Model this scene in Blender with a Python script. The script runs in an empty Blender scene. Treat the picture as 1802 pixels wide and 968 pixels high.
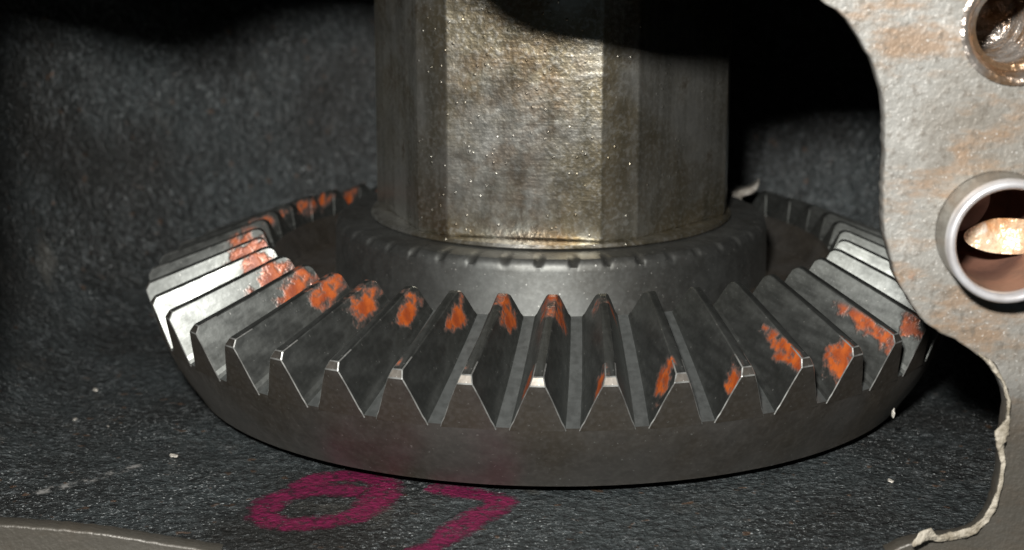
import bpy, bmesh, math, random
from mathutils import Vector, Matrix, Euler, noise as mn
random.seed(7)
S = 0.06                      # metres per gear radius; shapes are written in gear radii
sc = bpy.context.scene
COL = sc.collection

# ---------------------------------------------------------------- camera, world, flash, exposure
CAM = Vector((-0.0984, -4.402, 1.0447)); CROT = Euler((1.3319, -0.0007, -0.0003), 'XYZ')
FPX, PW, PH = 3172.16, 1802, 968
cd = bpy.data.cameras.new('camera'); cam = bpy.data.objects.new('camera', cd); COL.objects.link(cam)
cam.location = CAM * S; cam.rotation_euler = CROT
cd.sensor_width = 36; cd.lens = 36 * FPX / PW; cd.clip_start = 0.005; cd.clip_end = 20
cd.dof.use_dof = True; cd.dof.focus_distance = 3.72 * S; cd.dof.aperture_fstop = 32
sc.camera = cam
w = bpy.data.worlds.new('World'); sc.world = w; w.use_nodes = True
bg = w.node_tree.nodes['Background']; bg.inputs[0].default_value = (0.72, 0.90, 1.0, 1); bg.inputs[1].default_value = 0.028
FLASH = Vector((-0.40, -4.45, 1.80))
ld = bpy.data.lights.new('camera_flash', 'AREA'); ld.shape = 'RECTANGLE'; ld.size = 0.30 * S; ld.size_y = 0.2 * S
ld.energy = 1.3; ld.color = (1.0, 0.97, 0.93)
lo = bpy.data.objects.new('camera_flash', ld); COL.objects.link(lo); lo.location = FLASH * S
lo.rotation_euler = (Vector((0.1, 0, 0.1)) - FLASH).to_track_quat('-Z', 'Y').to_euler()
sc.view_settings.view_transform = 'Standard'; sc.view_settings.look = 'None'
sc.view_settings.exposure = 0; sc.view_settings.gamma = 1
sc.render.engine = 'CYCLES'; sc.cycles.samples = 128
sc.render.resolution_x = 1024; sc.render.resolution_y = 550

# ---------------------------------------------------------------- helpers
RM = CROT.to_matrix()
def ray(px, py):
    return (RM @ Vector(((px - PW/2) / FPX, -(py - PH/2) / FPX, -1))).normalized()
def at(px, py, Y):            # point of the photograph's ray on the plane y = Y
    d = ray(px, py); return CAM + d * ((Y - CAM.y) / d.y)
def atz(px, py, Z):
    d = ray(px, py); return CAM + d * ((Z - CAM.z) / d.z)

def tag(o, label=None, cat=None, group=None, kind=None):
    if label: o['label'] = label
    if cat: o['category'] = cat
    if group: o['group'] = group
    if kind: o['kind'] = kind
    return o
def empty(name, loc=(0, 0, 0)):
    o = bpy.data.objects.new(name, None); COL.objects.link(o); o.location = Vector(loc) * S
    o.empty_display_size = 0.01; return o
def mesh_obj(name, verts, faces, mat, parent=None, smooth=False):
    me = bpy.data.meshes.new(name); me.from_pydata([tuple(Vector(v) * S) for v in verts], [], faces); me.update()
    me.materials.append(mat)
    if smooth: me.polygons.foreach_set('use_smooth', [True] * len(me.polygons))
    o = bpy.data.objects.new(name, me); COL.objects.link(o)
    if parent: o.parent = parent
    return o
def clean(o, bevel=None, ang=30, seg=1, skip=None, bmat=-1):
    bm = bmesh.new(); bm.from_mesh(o.data)
    bmesh.ops.remove_doubles(bm, verts=bm.verts, dist=1e-6)
    bmesh.ops.recalc_face_normals(bm, faces=bm.faces)
    if bevel:
        es = [e for e in bm.edges if len(e.link_faces) == 2 and e.calc_face_angle(0) > math.radians(ang) and not (skip and skip(e))]
        bmesh.ops.bevel(bm, geom=es, offset=bevel * S, segments=seg, profile=.5, affect='EDGES', clamp_overlap=True, material=bmat)
    bm.to_mesh(o.data); bm.free(); return o
def sharp(o, ang=35):
    o.data.polygons.foreach_set('use_smooth', [True] * len(o.data.polygons))
    o.data.set_sharp_from_angle(angle=math.radians(ang)); return o
def revolve(name, prof, n, mat, parent=None, fn=None, ang=35, a0=0, a1=2*math.pi, axis='Z', close=False):
    full = abs(a1 - a0 - 2*math.pi) < 1e-6; m = n if full else n + 1
    V = []; F = []
    for i in range(m):
        a = a0 + (a1 - a0) * i / n
        for j, (r, z) in enumerate(prof):
            if fn: r, z = fn(a, j, r, z)
            if axis == 'Z': V.append((r*math.sin(a), -r*math.cos(a), z))
            else: V.append((r*math.cos(a), z, r*math.sin(a)))       # axis along y, z = depth
    k = len(prof)
    for i in range(n):
        i2 = (i + 1) % m
        for j in range(k if close else k - 1):
            j2 = (j + 1) % k
            F.append((i*k+j, i2*k+j, i2*k+j2, i*k+j2))
    o = mesh_obj(name, V, F, mat, parent); clean(o); return sharp(o, ang)

# ---------------------------------------------------------------- materials
class NT:
    def __init__(s, name):
        s.m = bpy.data.materials.new(name); s.m.use_nodes = True; s.t = s.m.node_tree; s.n = s.t.nodes; s.l = s.t.links
        s.b = s.n['Principled BSDF']; s.out = s.n['Material Output']
        tc = s.n.new('ShaderNodeTexCoord'); mp = s.n.new('ShaderNodeMapping'); mp.inputs['Scale'].default_value = (1/S,)*3
        s.l.new(tc.outputs['Object'], mp.inputs['Vector']); s.co = mp.outputs['Vector']
    def set(s, k, v):
        i = s.b.inputs[k]
        if hasattr(v, 'is_linked') or isinstance(v, bpy.types.NodeSocket): s.l.new(v, i)
        else: i.default_value = v
    def _in(s, sock, v):
        if isinstance(v, bpy.types.NodeSocket): s.l.new(v, sock)
        elif v is not None: sock.default_value = v
    def stretch(s, sx, sy, sz):
        mp = s.n.new('ShaderNodeMapping'); mp.inputs['Scale'].default_value = (sx, sy, sz); s.l.new(s.co, mp.inputs['Vector']); return mp.outputs['Vector']
    def noise(s, scale, detail=3, rough=.5, co=None, dist=0):
        n = s.n.new('ShaderNodeTexNoise'); n.inputs['Scale'].default_value = scale; n.inputs['Detail'].default_value = detail
        n.inputs['Roughness'].default_value = rough; n.inputs['Distortion'].default_value = dist
        s.l.new(co or s.co, n.inputs['Vector']); return n.outputs['Fac']
    def voro(s, scale, co=None, feat='F1', out='Distance'):
        n = s.n.new('ShaderNodeTexVoronoi'); n.feature = feat; n.inputs['Scale'].default_value = scale
        s.l.new(co or s.co, n.inputs['Vector']); return n.outputs[out]
    def ramp(s, f, a, b, lo=0., hi=1.):
        n = s.n.new('ShaderNodeMapRange'); n.interpolation_type = 'SMOOTHSTEP'
        s._in(n.inputs['Value'], f)
        for k, v in (('From Min', a), ('From Max', b), ('To Min', lo), ('To Max', hi)): n.inputs[k].default_value = v
        return n.outputs[0]
    def math(s, op, a, b=None, c=None):
        n = s.n.new('ShaderNodeMath'); n.operation = op; s._in(n.inputs[0], a); s._in(n.inputs[1], b)
        if c is not None: s._in(n.inputs[2], c)
        return n.outputs[0]
    def mix(s, f, a, b):
        n = s.n.new('ShaderNodeMix'); n.data_type = 'RGBA'; s._in(n.inputs[0], f)
        for sock, v in ((n.inputs[6], a), (n.inputs[7], b)):
            if isinstance(v, bpy.types.NodeSocket): s.l.new(v, sock)
            else: sock.default_value = (*v, 1)
        return n.outputs[2]
    def bump(s, h, strength, dist, prev=None):
        n = s.n.new('ShaderNodeBump'); n.inputs['Strength'].default_value = strength; n.inputs['Distance'].default_value = dist * S
        s.l.new(h, n.inputs['Height'])
        if prev: s.l.new(prev, n.inputs['Normal'])
        return n.outputs['Normal']

def gear_steel(name, base, brown, paint=False, rough=.40):
    t = NT(name)
    n1 = t.noise(5, 4); n2 = t.noise(90, 2); n3 = t.noise(28, 4, .6)
    c = t.mix(t.ramp(n1, .35, .7), base, brown)
    c = t.mix(t.ramp(n2, .40, .72, 0, .3), c, tuple(x*1.5 for x in base))
    c = t.mix(t.ramp(n3, .56, .74, 0, .3), c, tuple(x*.55 for x in base))
    spk = t.ramp(t.noise(150, 1), .72, .80, 0, .6)
    c = t.mix(spk, c, (.55, .55, .52))
    met = .92; r = t.ramp(n3, .3, .75, rough-.04, rough+.06)
    bn = t.bump(n2, .2, .0009); bn = t.bump(t.noise(9, 2), .12, .004, bn)
    if paint: wipe = t.noise(30, 3, .6, t.stretch(2.2, .12, .5)); bn = t.bump(wipe, .22 if paint else .07, .0012, bn); r = t.math('ADD', r, t.ramp(wipe, .35, .7, -.07, .09))
    if paint:
        sep = t.n.new('ShaderNodeSeparateXYZ'); t.l.new(t.co, sep.inputs[0])
        u = t.math('MULTIPLY', t.math('ADD', sep.outputs[1], 1.0), 1/.284)   # 0 heel .. 1 toe
        v = t.math('MULTIPLY', t.math('SUBTRACT', sep.outputs[2], t.math('MULTIPLY', u, .1125)), 1/.1)               # 0 at tip, negative down
        mask = None
        for ab in 'ab':
            A = t.n.new('ShaderNodeAttribute'); A.attribute_type = 'OBJECT'; A.attribute_name = 'compound_place_' + ab
            B = t.n.new('ShaderNodeAttribute'); B.attribute_type = 'OBJECT'; B.attribute_name = 'compound_size_' + ab
            sa = t.n.new('ShaderNodeSeparateXYZ'); t.l.new(A.outputs['Vector'], sa.inputs[0])
            sb = t.n.new('ShaderNodeSeparateXYZ'); t.l.new(B.outputs['Vector'], sb.inputs[0])
            du = t.math('DIVIDE', t.math('SUBTRACT', u, sa.outputs[0]), sb.outputs[0])
            dv = t.math('DIVIDE', t.math('SUBTRACT', v, sa.outputs[1]), sb.outputs[1])
            d = t.math('SQRT', t.math('ADD', t.math('MULTIPLY', du, du), t.math('MULTIPLY', dv, dv)))
            # shift the noise per tooth
            off = t.n.new('ShaderNodeVectorMath'); off.operation = 'ADD'; t.l.new(t.co, off.inputs[0])
            cmb = t.n.new('ShaderNodeCombineXYZ'); t.l.new(sb.outputs[2], cmb.inputs[0]); t.l.new(sb.outputs[2], cmb.inputs[2]); t.l.new(cmb.outputs[0], off.inputs[1])
            nn = t.noise(24, 3, .6, off.outputs[0]); nf = t.noise(75, 2, .6, off.outputs[0])
            d = t.math('ADD', d, t.math('MULTIPLY_ADD', nn, 3.0, -1.5)); d = t.math('ADD', d, t.math('MULTIPLY_ADD', nf, .6, -.3))
            mk = t.ramp(d, 1.2, .45)
            side = t.ramp(t.math('MULTIPLY', sep.outputs[0], sa.outputs[2]), -.004, .004)
            mk = t.math('MULTIPLY', mk, side)
            mask = mk if mask is None else t.math('MAXIMUM', mask, mk)
        thick = t.noise(40, 3)
        oc = t.mix(t.ramp(thick, .3, .7), (.37, .078, .011), (.20, .036, .008))
        mask = t.math('MULTIPLY', mask, t.ramp(t.noise(38, 3), .28, .50, .3, 1))
        c = t.mix(mask, c, oc)
        t.set('Metallic', t.math('MULTIPLY', t.math('SUBTRACT', 1., mask), met))
        bn = t.bump(t.math('MULTIPLY', mask, t.math('ADD', thick, .3)), .4, .005, bn)
    else:
        t.set('Metallic', met)
    if paint: r = t.math('MAXIMUM', r, t.math('MULTIPLY', mask, .5))
    t.set('Base Color', c); t.set('Roughness', r); t.set('Normal', bn)
    return t.m

M_TOOTH = gear_steel('tooth_steel', (.150, .158, .152), (.115, .121, .113), True, .43)
M_BODY = gear_steel('gear_rim_steel', (.19, .18, .165), (.14, .12, .095), False, .48)

def simple(name, c1, c2, sc_, rough, met, bs=.4, bd=.006, c3=None):
    t = NT(name); n = t.noise(sc_, 4, .6)
    c = t.mix(t.ramp(n, .35, .65), c1, c2)
    if c3: c = t.mix(t.ramp(t.noise(sc_*2.3, 3), .55, .68), c, c3)
    t.set('Base Color', c); t.set('Roughness', rough); t.set('Metallic', met)
    t.set('Normal', t.bump(t.noise(sc_*3, 3), bs, bd)); return t.m
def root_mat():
    t = NT('lit_root_steel'); n = t.noise(60, 3); a = t.noise(7, 3)  # gap floors paler than the flanks: the light they catch is in the colour
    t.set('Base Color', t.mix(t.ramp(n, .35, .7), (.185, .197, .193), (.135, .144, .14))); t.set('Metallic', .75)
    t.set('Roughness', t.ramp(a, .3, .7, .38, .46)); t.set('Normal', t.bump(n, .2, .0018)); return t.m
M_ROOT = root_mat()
M_EDGE = simple('worn_tooth_edge', (.46, .47, .45), (.20, .20, .19), 34, .36, .7, .2, .002)
M_BOSS = gear_steel('boss_steel', (.125, .13, .125), (.095, .095, .088), False, .52)

def shaft_mat():
    t = NT('worn_shaft_steel')
    st = t.stretch(1, 1, .09)
    a = t.noise(3.2, 4, .6, dist=.6); b = t.noise(26, 4, .6, st); d = t.noise(95, 2, .6); e = t.noise(14, 5, .7)
    c = t.mix(t.ramp(a, .38, .64), (.47, .47, .435), (.255, .22, .15))
    c = t.mix(t.ramp(b, .35, .7, 0, .6), c, (.13, .12, .085))
    c = t.mix(t.ramp(e, .55, .72, 0, .7), c, (.12, .085, .045))
    c = t.mix(t.ramp(d, .45, .7, 0, .45), c, (.55, .55, .51))
    sx = t.n.new('ShaderNodeSeparateXYZ'); t.l.new(t.co, sx.inputs[0])
    xx = t.math('ABSOLUTE', t.math('ADD', sx.outputs[0], t.math('MULTIPLY_ADD', t.noise(5, 4, .6), .5, -.17)))
    c = t.mix(t.math('MULTIPLY', t.ramp(xx, .16, .03, 0, .55), t.ramp(t.noise(22, 4, .7), .35, .6)), c, (.15, .095, .05))
    t.set('Base Color', c); t.set('Metallic', .9)
    t.set('Roughness', t.ramp(e, .3, .7, .27, .40))
    beads = t.ramp(t.voro(46), .165, .05)
    keep = t.ramp(t.noise(9, 2), .44, .52)
    scr = t.noise(40, 3, .6, t.stretch(.12, .12, 2.2)); bn = t.bump(d, .4, .0022); bn = t.bump(scr, .25, .002, bn); bn = t.bump(b, .2, .0025, bn); bn = t.bump(e, .15, .003, bn)
    bn = t.bump(t.math('MULTIPLY', beads, keep), .6, .0035, bn)
    t.set('Normal', bn); return t.m
M_SHAFT = shaft_mat()

def cast_mat():
    t = NT('rough_black_casting'); mid = t.noise(24, 4, .75)
    a = t.noise(2.2, 4); g = t.noise(60, 3, .75); h = t.noise(26, 4, .65); f = t.noise(140, 2)
    c = t.mix(t.ramp(a, .35, .68), (.048, .058, .060), (.027, .029, .028))
    c = t.mix(t.ramp(g, .52, .70, 0, .7), c, (.15, .17, .178))
    c = t.mix(t.ramp(mid, .55, .68, 0, .55), c, (.14, .155, .16))
    c = t.mix(t.ramp(g, .50, .34, 0, .75), c, (.012, .012, .013))
    c = t.mix(t.ramp(t.noise(3.4, 5, .7), .60, .72, 0, .5), c, (.13, .125, .11))
    c = t.mix(t.math('MULTIPLY', t.ramp(f, .63, .70), t.ramp(t.noise(5, 3), .42, .62, .1, 1)), c, (.42, .45, .45))
    c = t.mix(t.ramp(t.noise(30, 1), .70, .76, 0, .7), c, (.10, .055, .03))
    c = t.mix(t.ramp(t.noise(1.5, 4, .6), .45, .62, 0, .55), c, (.020, .019, .017))
    t.set('Base Color', c); t.set('Metallic', .2); t.set('Roughness', t.ramp(g, .3, .7, .46, .28))
    bn = t.bump(t.noise(11, 3), .4, .02); bn = t.bump(mid, .8, .022, bn); bn = t.bump(h, .5, .014, bn); bn = t.bump(g, .9, .012, bn); bn = t.bump(f, .5, .005, bn)
    t.set('Normal', bn); return t.m
M_CAST = cast_mat()

def plate_mat():
    t = NT('stained_alloy_flange')
    a = t.noise(2.6, 5, .6, dist=.7); b = t.noise(9, 5, .65); g = t.noise(55, 3, .6); s2 = t.stretch(1.2, 1, 3.2)
    k = t.noise(4.5, 5, .65, s2)
    c = t.mix(t.ramp(a, .35, .68), (.27, .268, .25), (.175, .16, .135))
    c = t.mix(t.ramp(k, .48, .64, 0, .75), c, (.25, .165, .10))
    c = t.mix(t.ramp(t.noise(6, 5, .7), .54, .64, 0, .6), c, (.40, .395, .37))
    c = t.mix(t.ramp(b, .58, .74, 0, .65), c, (.44, .43, .40))
    c = t.mix(t.ramp(g, .50, .70, 0, .65), c, (.12, .105, .085))
    c = t.mix(t.ramp(t.noise(150, 2), .64, .72, 0, .8), c, (.55, .54, .51))
    c = t.mix(t.ramp(t.noise(13, 4, .7), .62, .74, 0, .8), c, (.27, .12, .05))
    c = t.mix(t.ramp(t.noise(1.9, 5, .65), .50, .68, 0, .4), c, (.14, .125, .10))
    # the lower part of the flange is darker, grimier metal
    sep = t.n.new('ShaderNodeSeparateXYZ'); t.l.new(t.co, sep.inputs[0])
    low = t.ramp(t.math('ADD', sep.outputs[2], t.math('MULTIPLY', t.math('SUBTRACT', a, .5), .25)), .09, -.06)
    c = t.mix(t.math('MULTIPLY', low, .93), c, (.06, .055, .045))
    t.set('Base Color', c); t.set('Metallic', .25); t.set('Roughness', t.ramp(b, .3, .7, .52, .38))
    bn = t.bump(b, .3, .006); bn = t.bump(g, .35, .003, bn); bn = t.bump(t.noise(120, 2), .4, .004, bn)
    t.set('Normal', bn); return t.m
M_PLATE = plate_mat()

M_SLEEVE = simple('bright_sleeve_steel', (.72, .72, .74), (.55, .53, .52), 12, .30, .55, .15, .003)
M_BORE = simple('brown_bore_steel', (.26, .13, .09), (.15, .08, .06), 12, .45, .4, .3, .006)
M_RUST_GLINT = simple('rust_with_painted_glint', (.58, .46, .32), (.46, .19, .05), 9, .38, .3, .7, .025, (.66, .62, .54))
M_THREAD = simple('oily_thread_steel', (.46, .42, .38), (.30, .19, .11), 16, .30, .8, .5, .012)
M_GASKET = simple('dried_gasket_paste', (.36, .33, .27), (.20, .175, .13), 22, .6, 0, .8, .012)
M_FLECK = simple('pale_metal_fleck', (.6, .6, .56), (.45, .40, .33), 40, .35, .4)
M_TAB = simple('tab_steel', (.34, .33, .30), (.24, .22, .19), 20, .35, .7)

# ---------------------------------------------------------------- housing interior (structure)
FLOOR = -0.287; YF = -1.18
def bowl_noise(p):
    return .010*mn.fractal(p*1.6, 1.0, 2.0, 3) + .0045*mn.noise(p*9) + .0022*mn.noise(p*26)
def bowl_profile(s):          # s = distance along the section from the centre; returns (D, z)
    R0, RF, LEAN = 1.14, .36, math.radians(78)
    if s < R0: return s, 0.0
    a = (s - R0) / RF
    if a < LEAN: return R0 + RF*math.sin(a), RF*(1 - math.cos(a))
    q = s - R0 - RF*LEAN
    return R0 + RF*math.sin(LEAN) + q*math.cos(LEAN), RF*(1 - math.cos(LEAN)) + q*math.sin(LEAN)
V = []; F = []
NS, NTT = 210, 330
for i in range(NTT + 1):
    t_ = i / NTT * (2*1.24 + math.pi*1.25)
    L1 = 1.24; L2 = math.pi*1.25
    if t_ < L1: base = Vector((0, YF - .06 + t_, 0)); d = Vector((-1, 0, 0))
    elif t_ < L1 + L2:
        a = (t_ - L1)/1.25; base = Vector((0, 0, 0)); d = Vector((-math.cos(a), math.sin(a), 0))
    else: base = Vector((0, -(t_ - L1 - L2), 0)); d = Vector((1, 0, 0))
    for j in range(NS + 1):
        D, z = bowl_profile(j / NS * 3.2)
        p = base + d*D + Vector((0, 0, FLOOR + z))
        k = bowl_noise(p) * min(1, max(.3, (D - .2)))
        nrm = Vector((-d.x*min(1, z*3), -d.y*min(1, z*3), max(0, 1 - z*2.5)))
        V.append(p + nrm.normalized()*k if nrm.length > 0 else p)
for i in range(NTT):
    for j in range(NS):
        a = i*(NS+1)+j; F.append((a, a+1, a+NS+2, a+NS+1))
interior = mesh_obj('housing_interior', V, F, M_CAST, None, True)
tag(interior, kind='structure', label='rough dark cast metal floor and curved wall behind the gear')
def floor_z(x, y):
    p = Vector((x, y, FLOOR)); D = math.hypot(x, max(y, 0))
    return FLOOR + bowl_noise(p) * min(1, max(.3, D - .2))
# ceiling of the cavity
V = [(-2.2, YF+.05, 1.7), (2.2, YF+.05, 1.7), (2.2, 2.3, 1.7), (-2.2, 2.3, 1.7)]
V += [(x, y, 1.78) for x, y, z in V]
o = mesh_obj('cavity_ceiling', V, [(0,1,2,3), (7,6,5,4), (0,4,5,1), (1,5,6,2), (2,6,7,3), (3,7,4,0)], M_CAST)
tag(o, kind='structure', label='dark cast roof of the cavity above the frame')

# handwritten ink marks, laid on the floor
ink = NT('purple_marker_ink')
a = ink.noise(16, 4, .65); b = ink.noise(60, 2)
ink.set('Base Color', ink.mix(ink.ramp(a, .3, .7), (.23, .013, .072), (.10, .006, .036)))
ink.set('Roughness', .5); sp = ink.n.new('ShaderNodeTexCoord'); su = ink.n.new('ShaderNodeSeparateXYZ'); ink.l.new(sp.outputs['UV'], su.inputs[0])
ed = ink.math('ABSOLUTE', ink.math('SUBTRACT', su.outputs[1], .5))
ed = ink.ramp(ink.math('ADD', ed, ink.math('MULTIPLY_ADD', ink.noise(14, 5, .75), 1.0, -.5)), .52, .18)
ink.set('Alpha', ink.math('MULTIPLY', ed, ink.math('MULTIPLY', ink.ramp(a, .30, .55, .3, .92), ink.ramp(b, .35, .52, .35, 1))))
ink.set('Normal', ink.bump(ink.noise(70, 3, .65), .8, .012))
ink.m.surface_render_method = 'DITHERED'
def ribbon(name, pts, wd, parent, mat=None):
    P = [atz(x, y, FLOOR) for x, y in pts]
    # resample smoothly
    Q = []
    for i in range(len(P)-1):
        p0, p1, p2, p3 = P[max(i-1, 0)], P[i], P[i+1], P[min(i+2, len(P)-1)]
        for k in range(10):
            t_ = k/10
            Q.append(.5*((2*p1) + (p2-p0)*t_ + (2*p0-5*p1+4*p2-p3)*t_**2 + (3*p1-p0-3*p2+p3)*t_**3))
    Q.append(P[-1]); V = []; F = []; NW = 6
    for i, q in enumerate(Q):
        dv = (Q[min(i+1, len(Q)-1)] - Q[max(i-1, 0)]); dv.z = 0; dv.normalize(); nn = Vector((-dv.y, dv.x, 0))
        ww = wd*(1 + .25*mn.noise(q*9)) * (.55 + .45*min(1, i/4, (len(Q)-1-i)/4))
        for k in range(NW+1):
            p = q + nn*ww*(k/NW-.5) + dv*.01*mn.noise(Vector((k*1.7, i*.3, 2))); p.z = floor_z(p.x, p.y) + .0018; V.append(p)
    for i in range(len(Q)-1):
        for k in range(NW):
            a_ = i*(NW+1)+k; F.append((a_, a_+1, a_+NW+2, a_+NW+1))
    o = mesh_obj(name, V, F, mat or ink.m, parent, True)
    uv = o.data.uv_layers.new(name='across')
    for l in o.data.loops:
        vi = l.vertex_index; uv.data[l.index].uv = (vi // (NW+1) / 10, (vi % (NW+1)) / NW)
    return o
g1 = ribbon('ink_marking', [(520,862),(570,842),(625,838),(672,852),(668,880),(625,908),(560,922),(498,924),(462,908),(478,884),(530,868),(590,862),(640,868)], .088, interior)
g1['label'] = 'purple handwritten round figure partly hidden by the gear'
g2 = ribbon('ink_marking', [(752,858),(815,868),(878,884),(850,906),(800,936),(752,968),(700,1004)], .082, interior)
g2['label'] = 'purple handwritten seven running out of the frame'

sm = NT('pale_scrape'); sa_ = sm.noise(40, 4, .7)
sm.set('Base Color', (.25, .25, .24, 1)); sm.set('Roughness', .5)
tcs = sm.n.new('ShaderNodeTexCoord'); sus = sm.n.new('ShaderNodeSeparateXYZ'); sm.l.new(tcs.outputs['UV'], sus.inputs[0])
es = sm.ramp(sm.math('ABSOLUTE', sm.math('SUBTRACT', sus.outputs[1], .5)), .5, .1)
sm.set('Alpha', sm.math('MULTIPLY', es, sm.ramp(sa_, .44, .62, 0, .9)))
g3 = ribbon('scrape_mark', [(58,872),(100,862),(150,850),(192,838),(250,822)], .035, interior, sm.m)
g3['label'] = 'pale scrape across the left floor'

# ---------------------------------------------------------------- housing flange with its opening
housing = empty('gearbox_housing', (.9, YF, 0))
tag(housing, 'pale stained metal housing flange with two holes on the right, in front of the gear', 'gearbox housing')
def shadow_pt(px, py, Y):     # point on the flange plane between the flash and a spot on plane y = Y
    p = at(px, py, Y); t_ = (YF - FLASH.y)/(p.y - FLASH.y); return FLASH + (p - FLASH)*t_
right = [(1447,-4),(1475,14),(1500,42),(1522,78),(1540,112),(1553,152),(1560,200),(1561,260),(1560,320),(1558,380),(1563,420),(1570,452),(1583,492),(1600,522),(1622,556),(1648,578),(1690,600),(1722,622),(1748,645),(1766,675),(1775,705),(1773,738),(1768,770),(1766,810),(1760,850),(1750,892),(1732,922),(1706,942),(1660,951),(1620,956),(1570,972),(1480,1000),(1250,1012),(900,1012),(620,1000),(500,974),(350,953),(200,929),(100,918),(0,911),(-130,903)]
pts = [at(x, y, YF + (.044 if y > 900 and x < 1500 else 0)) for x, y in right]
TOP = [(-1.15,-.20),(-1.15,-.05),(-1.135,.2),(-1.128,.45),(-1.125,.66),(-1.118,.80),(-1.10,.92),(-1.085,.965),(-1.054,.976),(-.988,.971),(-.91,.961),(-.85,.955),(-.79,.960),(-.72,.985),(-.64,1.029),(-.57,1.047),(-.49,1.056),(-.41,1.04),(-.32,.979),(-.268,.931),(-.226,.905),(-.185,.867),(-.122,.837),(-.049,.824),(.014,.812),(.075,.805),(.132,.805),(.226,.822),(.352,.845),(.44,.835),(.50,.80)]
outl = [(p.x, p.z) for p in pts] + TOP
# resample and roughen
R2 = []
for i in range(len(outl)):
    a = Vector(outl[i]); b = Vector(outl[(i+1) % len(outl)]); n = max(1, int((b-a).length/.012))
    z0 = Vector(outl[i-1]); z3 = Vector(outl[(i+2) % len(outl)])
    for k in range(n):
        t_ = k/n; p = .5*((2*a) + (b-z0)*t_ + (2*z0-5*a+4*b-z3)*t_**2 + (3*a-z0-3*b+z3)*t_**3); v3 = Vector((p.x, p.y, 0))
        j = .0016*mn.noise(v3*22) + .0030*mn.noise(v3*75)
        R2.append((p.x + j, p.y + .8*j*(1 if i % 2 else -1)))
H1 = at(1754, 407, YF); H2 = at(1792, 48, YF); R1 = .1135; RR2 = .092
cu = bpy.data.curves.new('flange_outline', 'CURVE'); cu.dimensions = '2D'; cu.fill_mode = 'BOTH'
cu.extrude = .018*S; cu.bevel_depth = .004*S; cu.bevel_resolution = 1
def spl(P):
    s_ = cu.splines.new('POLY'); s_.points.add(len(P)-1); s_.use_cyclic_u = True
    for q, (x, z) in zip(s_.points, P): q.co = (x*S, z*S, 0, 1)
spl(R2)
spl([(H1.x + R1*math.cos(a*math.pi/36), H1.z + R1*math.sin(a*math.pi/36)) for a in range(72)])
spl([(H2.x + RR2*math.cos(a*math.pi/36), H2.z + RR2*math.sin(a*math.pi/36)) for a in range(72)])
spl([(-2.4, -1.0), (2.4, -1.0), (2.4, 2.0), (-2.4, 2.0)])
tmp = bpy.data.objects.new('flange_tmp', cu); COL.objects.link(tmp)
dg = bpy.context.evaluated_depsgraph_get(); me = bpy.data.meshes.new_from_object(tmp.evaluated_get(dg)); bpy.data.objects.remove(tmp)
me.transform(Matrix.Translation((0, (YF + .022)*S, 0)) @ Matrix.Rotation(math.pi/2, 4, 'X'))
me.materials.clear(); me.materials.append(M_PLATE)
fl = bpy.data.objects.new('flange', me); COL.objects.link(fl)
def adopt(o, par):
    o.parent = par; o.matrix_parent_inverse = Matrix.Translation(par.location).inverted()
adopt(fl, housing)

# sleeve in the lower hole: projecting tube + rusty patch with its flash glint painted in
def place_y(o, c): o.location = Vector((c.x, YF, c.z))*S
sl = revolve('dowel_sleeve', [(R1-.002, .10), (R1-.002, -.085), (R1-.014, -.085), (R1-.017, .0), (R1-.017, .10)], 96, M_TAB, axis='Y', ang=50)
place_y(sl, H1); adopt(sl, housing); sl['label'] = 'bright steel sleeve standing out of the lower hole'
sr = revolve('sleeve_rim', [(R1-.0015, -.073), (R1-.001, -.090), (R1-.004, -.0965), (R1-.009, -.0985), (R1-.014, -.0965), (R1-.0175, -.089), (R1-.0178, -.073)], 96, M_SLEEVE, axis='Y', ang=60)
place_y(sr, H1); adopt(sr, housing); sr['label'] = 'polished bright front rim of the sleeve'
bo = revolve('bore', [(R1-.0184, -.075), (R1-.0182, .30), (R1-.04, .33), (.0005, .345)], 96, M_BORE, axis='Y', ang=40)
place_y(bo, H1); adopt(bo, housing)
V = []; F = []  # lens of bright rusty colour standing in for the flash-lit part of the bore
for i in range(13):
    for j in range(48):
        a = j/48*2*math.pi; r = .088*i/12
        q = Vector((r*math.cos(a)*1.0+.050, 0, r*math.sin(a)*.38 - .028)); V.append((min(q.x, .0935), .09 + .010*mn.noise(q*22) + .14*(q.z), q.z))
for i in range(12):
    for j in range(48): F.append((i*48+j, i*48+(j+1) % 48, (i+1)*48+(j+1) % 48, (i+1)*48+j))
ru = mesh_obj('rust_glint_patch', V, F, M_RUST_GLINT, None, True); place_y(ru, H1); adopt(ru, housing); ru['label'] = 'orange-white flash glint on rusty metal inside the sleeve, painted as a bright patch'
# threaded upper hole
prof = [(RR2+.012, -.0062), (RR2+.006, -.0075), (RR2-.002, -.004), (RR2-.012, .02)]
z = .016; r = RR2 - .012
for k in range(16):
    prof += [(r-.010, z+.008), (r, z+.016)]; z += .018
prof += [(r-.02, z+.01), (.0005, z+.03)]
th = revolve('threaded_bore', prof, 96, M_THREAD, axis='Y', ang=25)
place_y(th, H2); adopt(th, housing); th['label'] = 'oily chamfered thread of the upper hole'

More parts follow.
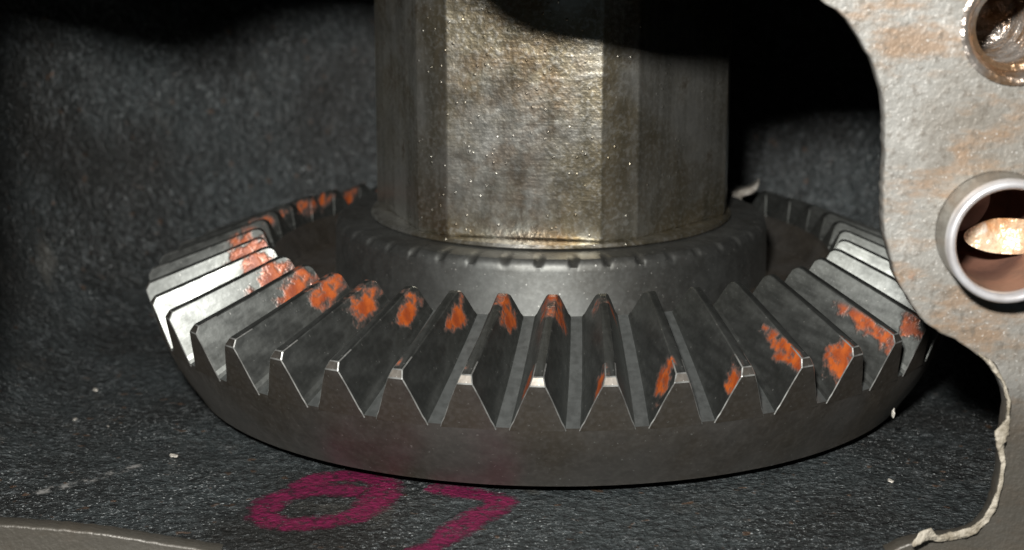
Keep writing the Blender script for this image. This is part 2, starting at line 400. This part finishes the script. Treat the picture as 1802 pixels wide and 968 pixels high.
# ragged gasket paste along the lower right edge of the opening
def edge_paste():
    P2 = [(1722,622),(1748,645),(1768,676),(1776,705),(1774,738),(1764,762),(1760,785),(1766,815),(1761,850),(1750,888),(1735,915),(1712,934),(1680,944),(1650,946),(1632,934),(1616,940),(1600,950)]
    Wd = [.002,.006,.004,.005,.004,.013,.008,.004,.005,.006,.007,.009,.007,.009,.017,.012,.004]
    P = [at(x, y, YF-.004) for x, y in P2]; Q = []
    for i in range(len(P)-1):
        for k in range(9):
            t_ = k/9; Q.append((P[i].lerp(P[i+1], t_), Wd[i]*(1-t_)+Wd[i+1]*t_, i + t_))
    Q.append((P[-1], Wd[-1], len(P)-1)); V = []; F = []; N = 12
    for i, (q, wd, u) in enumerate(Q):
        dv = (Q[min(i+2, len(Q)-1)][0] - Q[max(i-2, 0)][0]).normalized(); nn = dv.cross(Vector((0, 1, 0))).normalized()
        lift = -.03*max(0, (u-12)/4)
        for k in range(N):
            a = k/N*2*math.pi
            rr = -.15 + 1 + .8*mn.noise(Vector((q.x*30, q.z*30, k*.5))) + .35*mn.noise(Vector((q.x*110, q.z*110, k*1.3)))
            V.append(q + nn*math.cos(a)*wd*rr + Vector((0, lift + math.sin(a)*min(wd, .0035)*rr, 0)))
    for i in range(len(Q)-1):
        for k in range(N): F.append((i*N+k, i*N+(k+1) % N, (i+1)*N+(k+1) % N, (i+1)*N+k))
    F.append(tuple(range(N))); F.append(tuple(reversed(range((len(Q)-1)*N, len(Q)*N))))
    o = mesh_obj('gasket_scrap', V, F, M_GASKET, None, True); clean(o)
    return tag(o, 'ragged pale strip of old gasket peeling off the lower right opening edge', 'gasket scrap')
edge_paste()

# ---------------------------------------------------------------- bevel gear
N = 43; PITCH = 2*math.pi/N; PHASE = -0.047; SKEW = .033
gear = empty('bevel_gear', (0, 0, -.267))
tag(gear, 'dark toothed steel wheel with orange dabs on its teeth, around the shaft', 'gear')
RHL = (.966, -.109); RTO = (.689, .0495)
prof = [(.30, -.262), (.82, -.262), (.868, -.267), (.884, -.262), (.889, -.252), (.920, -.208), (.939, -.175), (.9525, -.146), (.9598, -.128), (.9641, -.1147), (.966, -.109)]
for k in range(1, 11):
    t_ = k/10; prof.append((RHL[0]+(RTO[0]-RHL[0])*t_, RHL[1]+(RTO[1]-RHL[1])*t_))
prof += [(.685, .048), (.677, .040), (.655, -.012), (.60, -.020), (.552, -.020), (.541, -.014), (.5365, .0), (.534, .108), (.532, .118), (.529, .1265), (.520, .1345), (.505, .137), (.47, .137), (.40, .137)]
IR = {len(prof)-5: 1.0, len(prof)-4: 1.0, len(prof)-3: .5}
def nick(a, j, r, z):
    if j in IR:
        ph = ((a - PHASE - SKEW*1.5)/PITCH - .5) % 1.0; d = min(ph, 1-ph)
        q = max(0, 1 - (d/.15)**2); w_ = .6 + .4*mn.noise(Vector((a*9, 0, 0)))
        z -= .007*q*IR[j]*w_; r -= .006*q*IR[j]*w_
    return r, z
body = revolve('gear_body', prof, N*20, M_BODY, fn=nick, ang=32)
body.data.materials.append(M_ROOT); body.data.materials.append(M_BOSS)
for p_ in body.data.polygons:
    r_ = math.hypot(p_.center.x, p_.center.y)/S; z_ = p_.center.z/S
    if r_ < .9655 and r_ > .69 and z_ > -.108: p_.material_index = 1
    elif r_ < .545 and z_ > -.005: p_.material_index = 2
body =body; adopt(body, gear)

def tooth_mesh():
    V = []; F = []; NSX = 16
    hs = [0, .06, .14, .28, .45, .62, .76, .86, .93, 1.0]
    def section(s, Hs):
        rr = RHL[0] + (RTO[0]-RHL[0])*s; zr = RHL[1] + (RTO[1]-RHL[1])*s
        rt = 1 + (.716-1)*s; zt = .1125*s
        wr = .0535*(1-s) + .0365*s; wt = .0112*(1-s) + .0085*s
        row = []
        for sg in (-1, 1):
            part = []
            for h in hs:
                hh = min(h, Hs)
                wv = wr + (wt-wr)*hh + .0018*(1-.3*s)*math.sin(math.pi*min(1, hh*1.02))
                if h < .2: wv += .0045*(1 - h/.2)**2
                r = rr + (rt-rr)*hh; z = zr + (zt-zr)*hh
                if h == 0: r -= .0019; z -= .006
                r += .0003*(1-s)
                part.append((wv*sg, r, z))
            row += part if sg == -1 else part[::-1]
        a = SKEW*s
        return [(r*math.sin(a) + x*math.cos(a), -r*math.cos(a) + x*math.sin(a), z) for x, r, z in row]
    ss = [0, .045] + [.045 + (.93-.045)*k/12 for k in range(1, 13)] + [.965, .985, 1.0]
    HH = {0: .895, 1: .999, len(ss)-3: .975, len(ss)-2: .92, len(ss)-1: .82}
    rows = [section(s, HH.get(i, 1.0)) for i, s in enumerate(ss)]
    # merge heel chamfer: drop duplicated clamped points with remove_doubles later
    k = len(rows[0])
    for r in rows: V += r
    for i in range(len(rows)-1):
        for j in range(k): F.append((i*k+j, i*k+(j+1) % k, (i+1)*k+(j+1) % k, (i+1)*k+j))
    F.append(tuple(range(k))); F.append(tuple(reversed(range((len(rows)-1)*k, len(rows)*k))))
    return V, F
V, F = tooth_mesh()
tooth0 = mesh_obj('tooth', V, F, M_TOOTH)
tooth0.data.materials.append(M_BODY); tooth0.data.materials.append(M_EDGE)
for p_ in tooth0.data.polygons:
    if abs(p_.normal.y) > .75 and p_.center.y/S < -.95: p_.material_index = 1          # the heel face is the same skin as the rim
clean(tooth0, .0018, 28, 1, lambda e: min(-.109 + .158*((1 - abs(v.co.y)/S - .034)/.277) - v.co.z/S for v in e.verts) > -.004, 2)
for p_ in tooth0.data.polygons:
    if p_.material_index == 2 and p_.center.y/S > -.945: p_.material_index = 0   # only the heel edges are worn bright; sharp(tooth0, 17)
teeth = []
for i in range(N):
    k = i - 21
    o = tooth0 if i == 0 else tooth0.copy()
    if i: COL.objects.link(o)
    rz = PHASE + k*PITCH
    o.rotation_euler = (0, 0, rz); o.location = (0, 0, 0)
    # place and size of the orange marking compound: (along tooth, below tip, side)
    pa = (9., 9., 1.); sa = (.01, .01, 0.); pb = (9., 9., -1.); sb = (.01, .01, 0.)
    rn = random.uniform
    if -18 <= k <= 1:
        g = .135 if k < -1 else (.13 if k < 1 else .06)
        pa = (.86 + rn(-.02, .03), -.28 + rn(-.08, .05), 1.); sa = (g*rn(.9, 1.25), (.27 if k < -1 else .40)*rn(.9, 1.15), rn(0, 50))
    if -10 <= k <= 1: sa = (sa[0]*1.15, sa[1], sa[2])
    if -2 <= k <= 7:
        T = {-2: (.10, -.12, .06, .12), -1: (.10, -.10, .05, .1), 0: (.14, -.28, .14, .30), 1: (.09, -.28, .09, .28), 2: (.20, -.38, .14, .45),
             3: (.10, -.30, .09, .32), 4: (.22, -.20, .27, .24), 5: (.12, -.38, .13, .50), 6: (.24, -.18, .32, .24), 7: (.13, -.28, .13, .28)}[k]
        pb = (T[0], T[1], -1.); sb = (T[2], T[3], rn(0, 50))
    o['compound_place_a'] = pa; o['compound_size_a'] = sa; o['compound_place_b'] = pb; o['compound_size_b'] = sb
    adopt(o, gear)

# ---------------------------------------------------------------- shaft
shaft = empty('hexagonal_shaft', (0, 0, .137))
tag(shaft, 'thick worn hexagonal steel shaft with brown stains standing on the gear', 'shaft')
angs = []
for k in range(6):
    c = -10.3 + 60*k; angs += [c-24, c+24]
RS = .4353
n = len(angs); V = []; F = []; zs = [.150, .156, .6, 1.2, 1.69]
for zi, z in enumerate(zs):
    r = RS - (.006 if zi == 0 else 0)
    for a in angs: V.append((r*math.sin(math.radians(a)), -r*math.cos(math.radians(a)), z))
for i in range(len(zs)-1):
    for j in range(n): F.append((i*n+j, i*n+(j+1) % n, (i+1)*n+(j+1) % n, (i+1)*n+j))
F.append(tuple(range(n))); F.append(tuple(range((len(zs)-1)*n, len(zs)*n)))
o = mesh_obj('shaft_body', V, F, M_SHAFT); clean(o, .014, 8, 3); sharp(o, 30); adopt(o, shaft)
o = revolve('shaft_collar', [(.25, .1385), (.442, .1385), (.446, .142), (.442, .149), (.43, .1515), (.25, .1515)], 160, M_SHAFT, ang=30)
adopt(o, shaft)

# bright bent tab behind the shaft
c0 = at(1312, 340, .34)
V = []; F = []
sec = [(-.040, -.006), (-.012, .002), (.014, .010), (.030, .022), (.034, .034)]
for x, z in sec:
    for dy, dz in ((-.014, -.011), (.014, -.011), (.014, .011), (-.014, .011)): V.append((c0.x + x, c0.y + dy, c0.z + z + dz))
for i in range(len(sec)-1):
    for j in range(4): F.append((i*4+j, i*4+(j+1) % 4, i*4+4+(j+1) % 4, i*4+4+j))
F += [(3, 2, 1, 0), (16, 17, 18, 19)]
# leg carrying the tab down to the boss
b = len(V)
for z in (.05, c0.z - .004):
    for dx, dy in ((-.036, -.010), (-.010, -.010), (-.010, .010), (-.036, .010)): V.append((c0.x + dx, c0.y + dy, z))
F += [(b, b+1, b+5, b+4), (b+1, b+2, b+6, b+5), (b+2, b+3, b+7, b+6), (b+3, b, b+4, b+7), (b+3, b+2, b+1, b), (b+4, b+5, b+6, b+7)]
o = mesh_obj('lock_tab', V, F, M_TAB); clean(o, .003, 30); tag(o, 'small bright bent metal tab just right of the shaft base', 'tab')

# ---------------------------------------------------------------- flecks of swarf on the floor
fl0 = None
FL = {(305, 802): 'flat white metal fleck, largest on the floor below left of the gear', (168, 686): 'orange-tinged pale fleck farthest from the frame bottom on the left floor', (132, 738): 'pale fleck, left one of the pair beside the gear', (190, 752): 'pale fleck, right one of the pair beside the gear', (1567, 846): 'small pale fleck alone on the floor below the right rim of the gear'}
for i, (px, py, sz) in enumerate([(305,802,.011),(168,686,.010),(132,738,.008),(190,752,.009),(1567,846,.009),(1572,727,.010)]):
    p = atz(px, py, FLOOR + .004)
    if px == 1572: p = at(px, py, -.62)
    if fl0 is None:
        bm = bmesh.new(); bmesh.ops.create_icosphere(bm, subdivisions=2, radius=S)
        for v in bm.verts: v.co *= 1 + .45*mn.noise(v.co/S*1.7)
        me = bpy.data.meshes.new('metal_fleck'); bm.to_mesh(me); bm.free(); me.materials.append(M_FLECK)
        o = bpy.data.objects.new('metal_fleck', me); fl0 = o
    else: o = fl0.copy()
    COL.objects.link(o); o.location = p*S; o.rotation_euler = (0, 0, rn(0, 3)); o.scale = (sz, sz*.6, sz*.35)
    tag(o, FL.get((px, py), 'fleck'), 'fleck', 'metal flecks on the floor')
    if px == 1572:
        o.scale = (sz*.4, sz*.4, sz*1.1); o['label'] = 'tiny bright burr on the right lower edge of the gear'; del o['group']
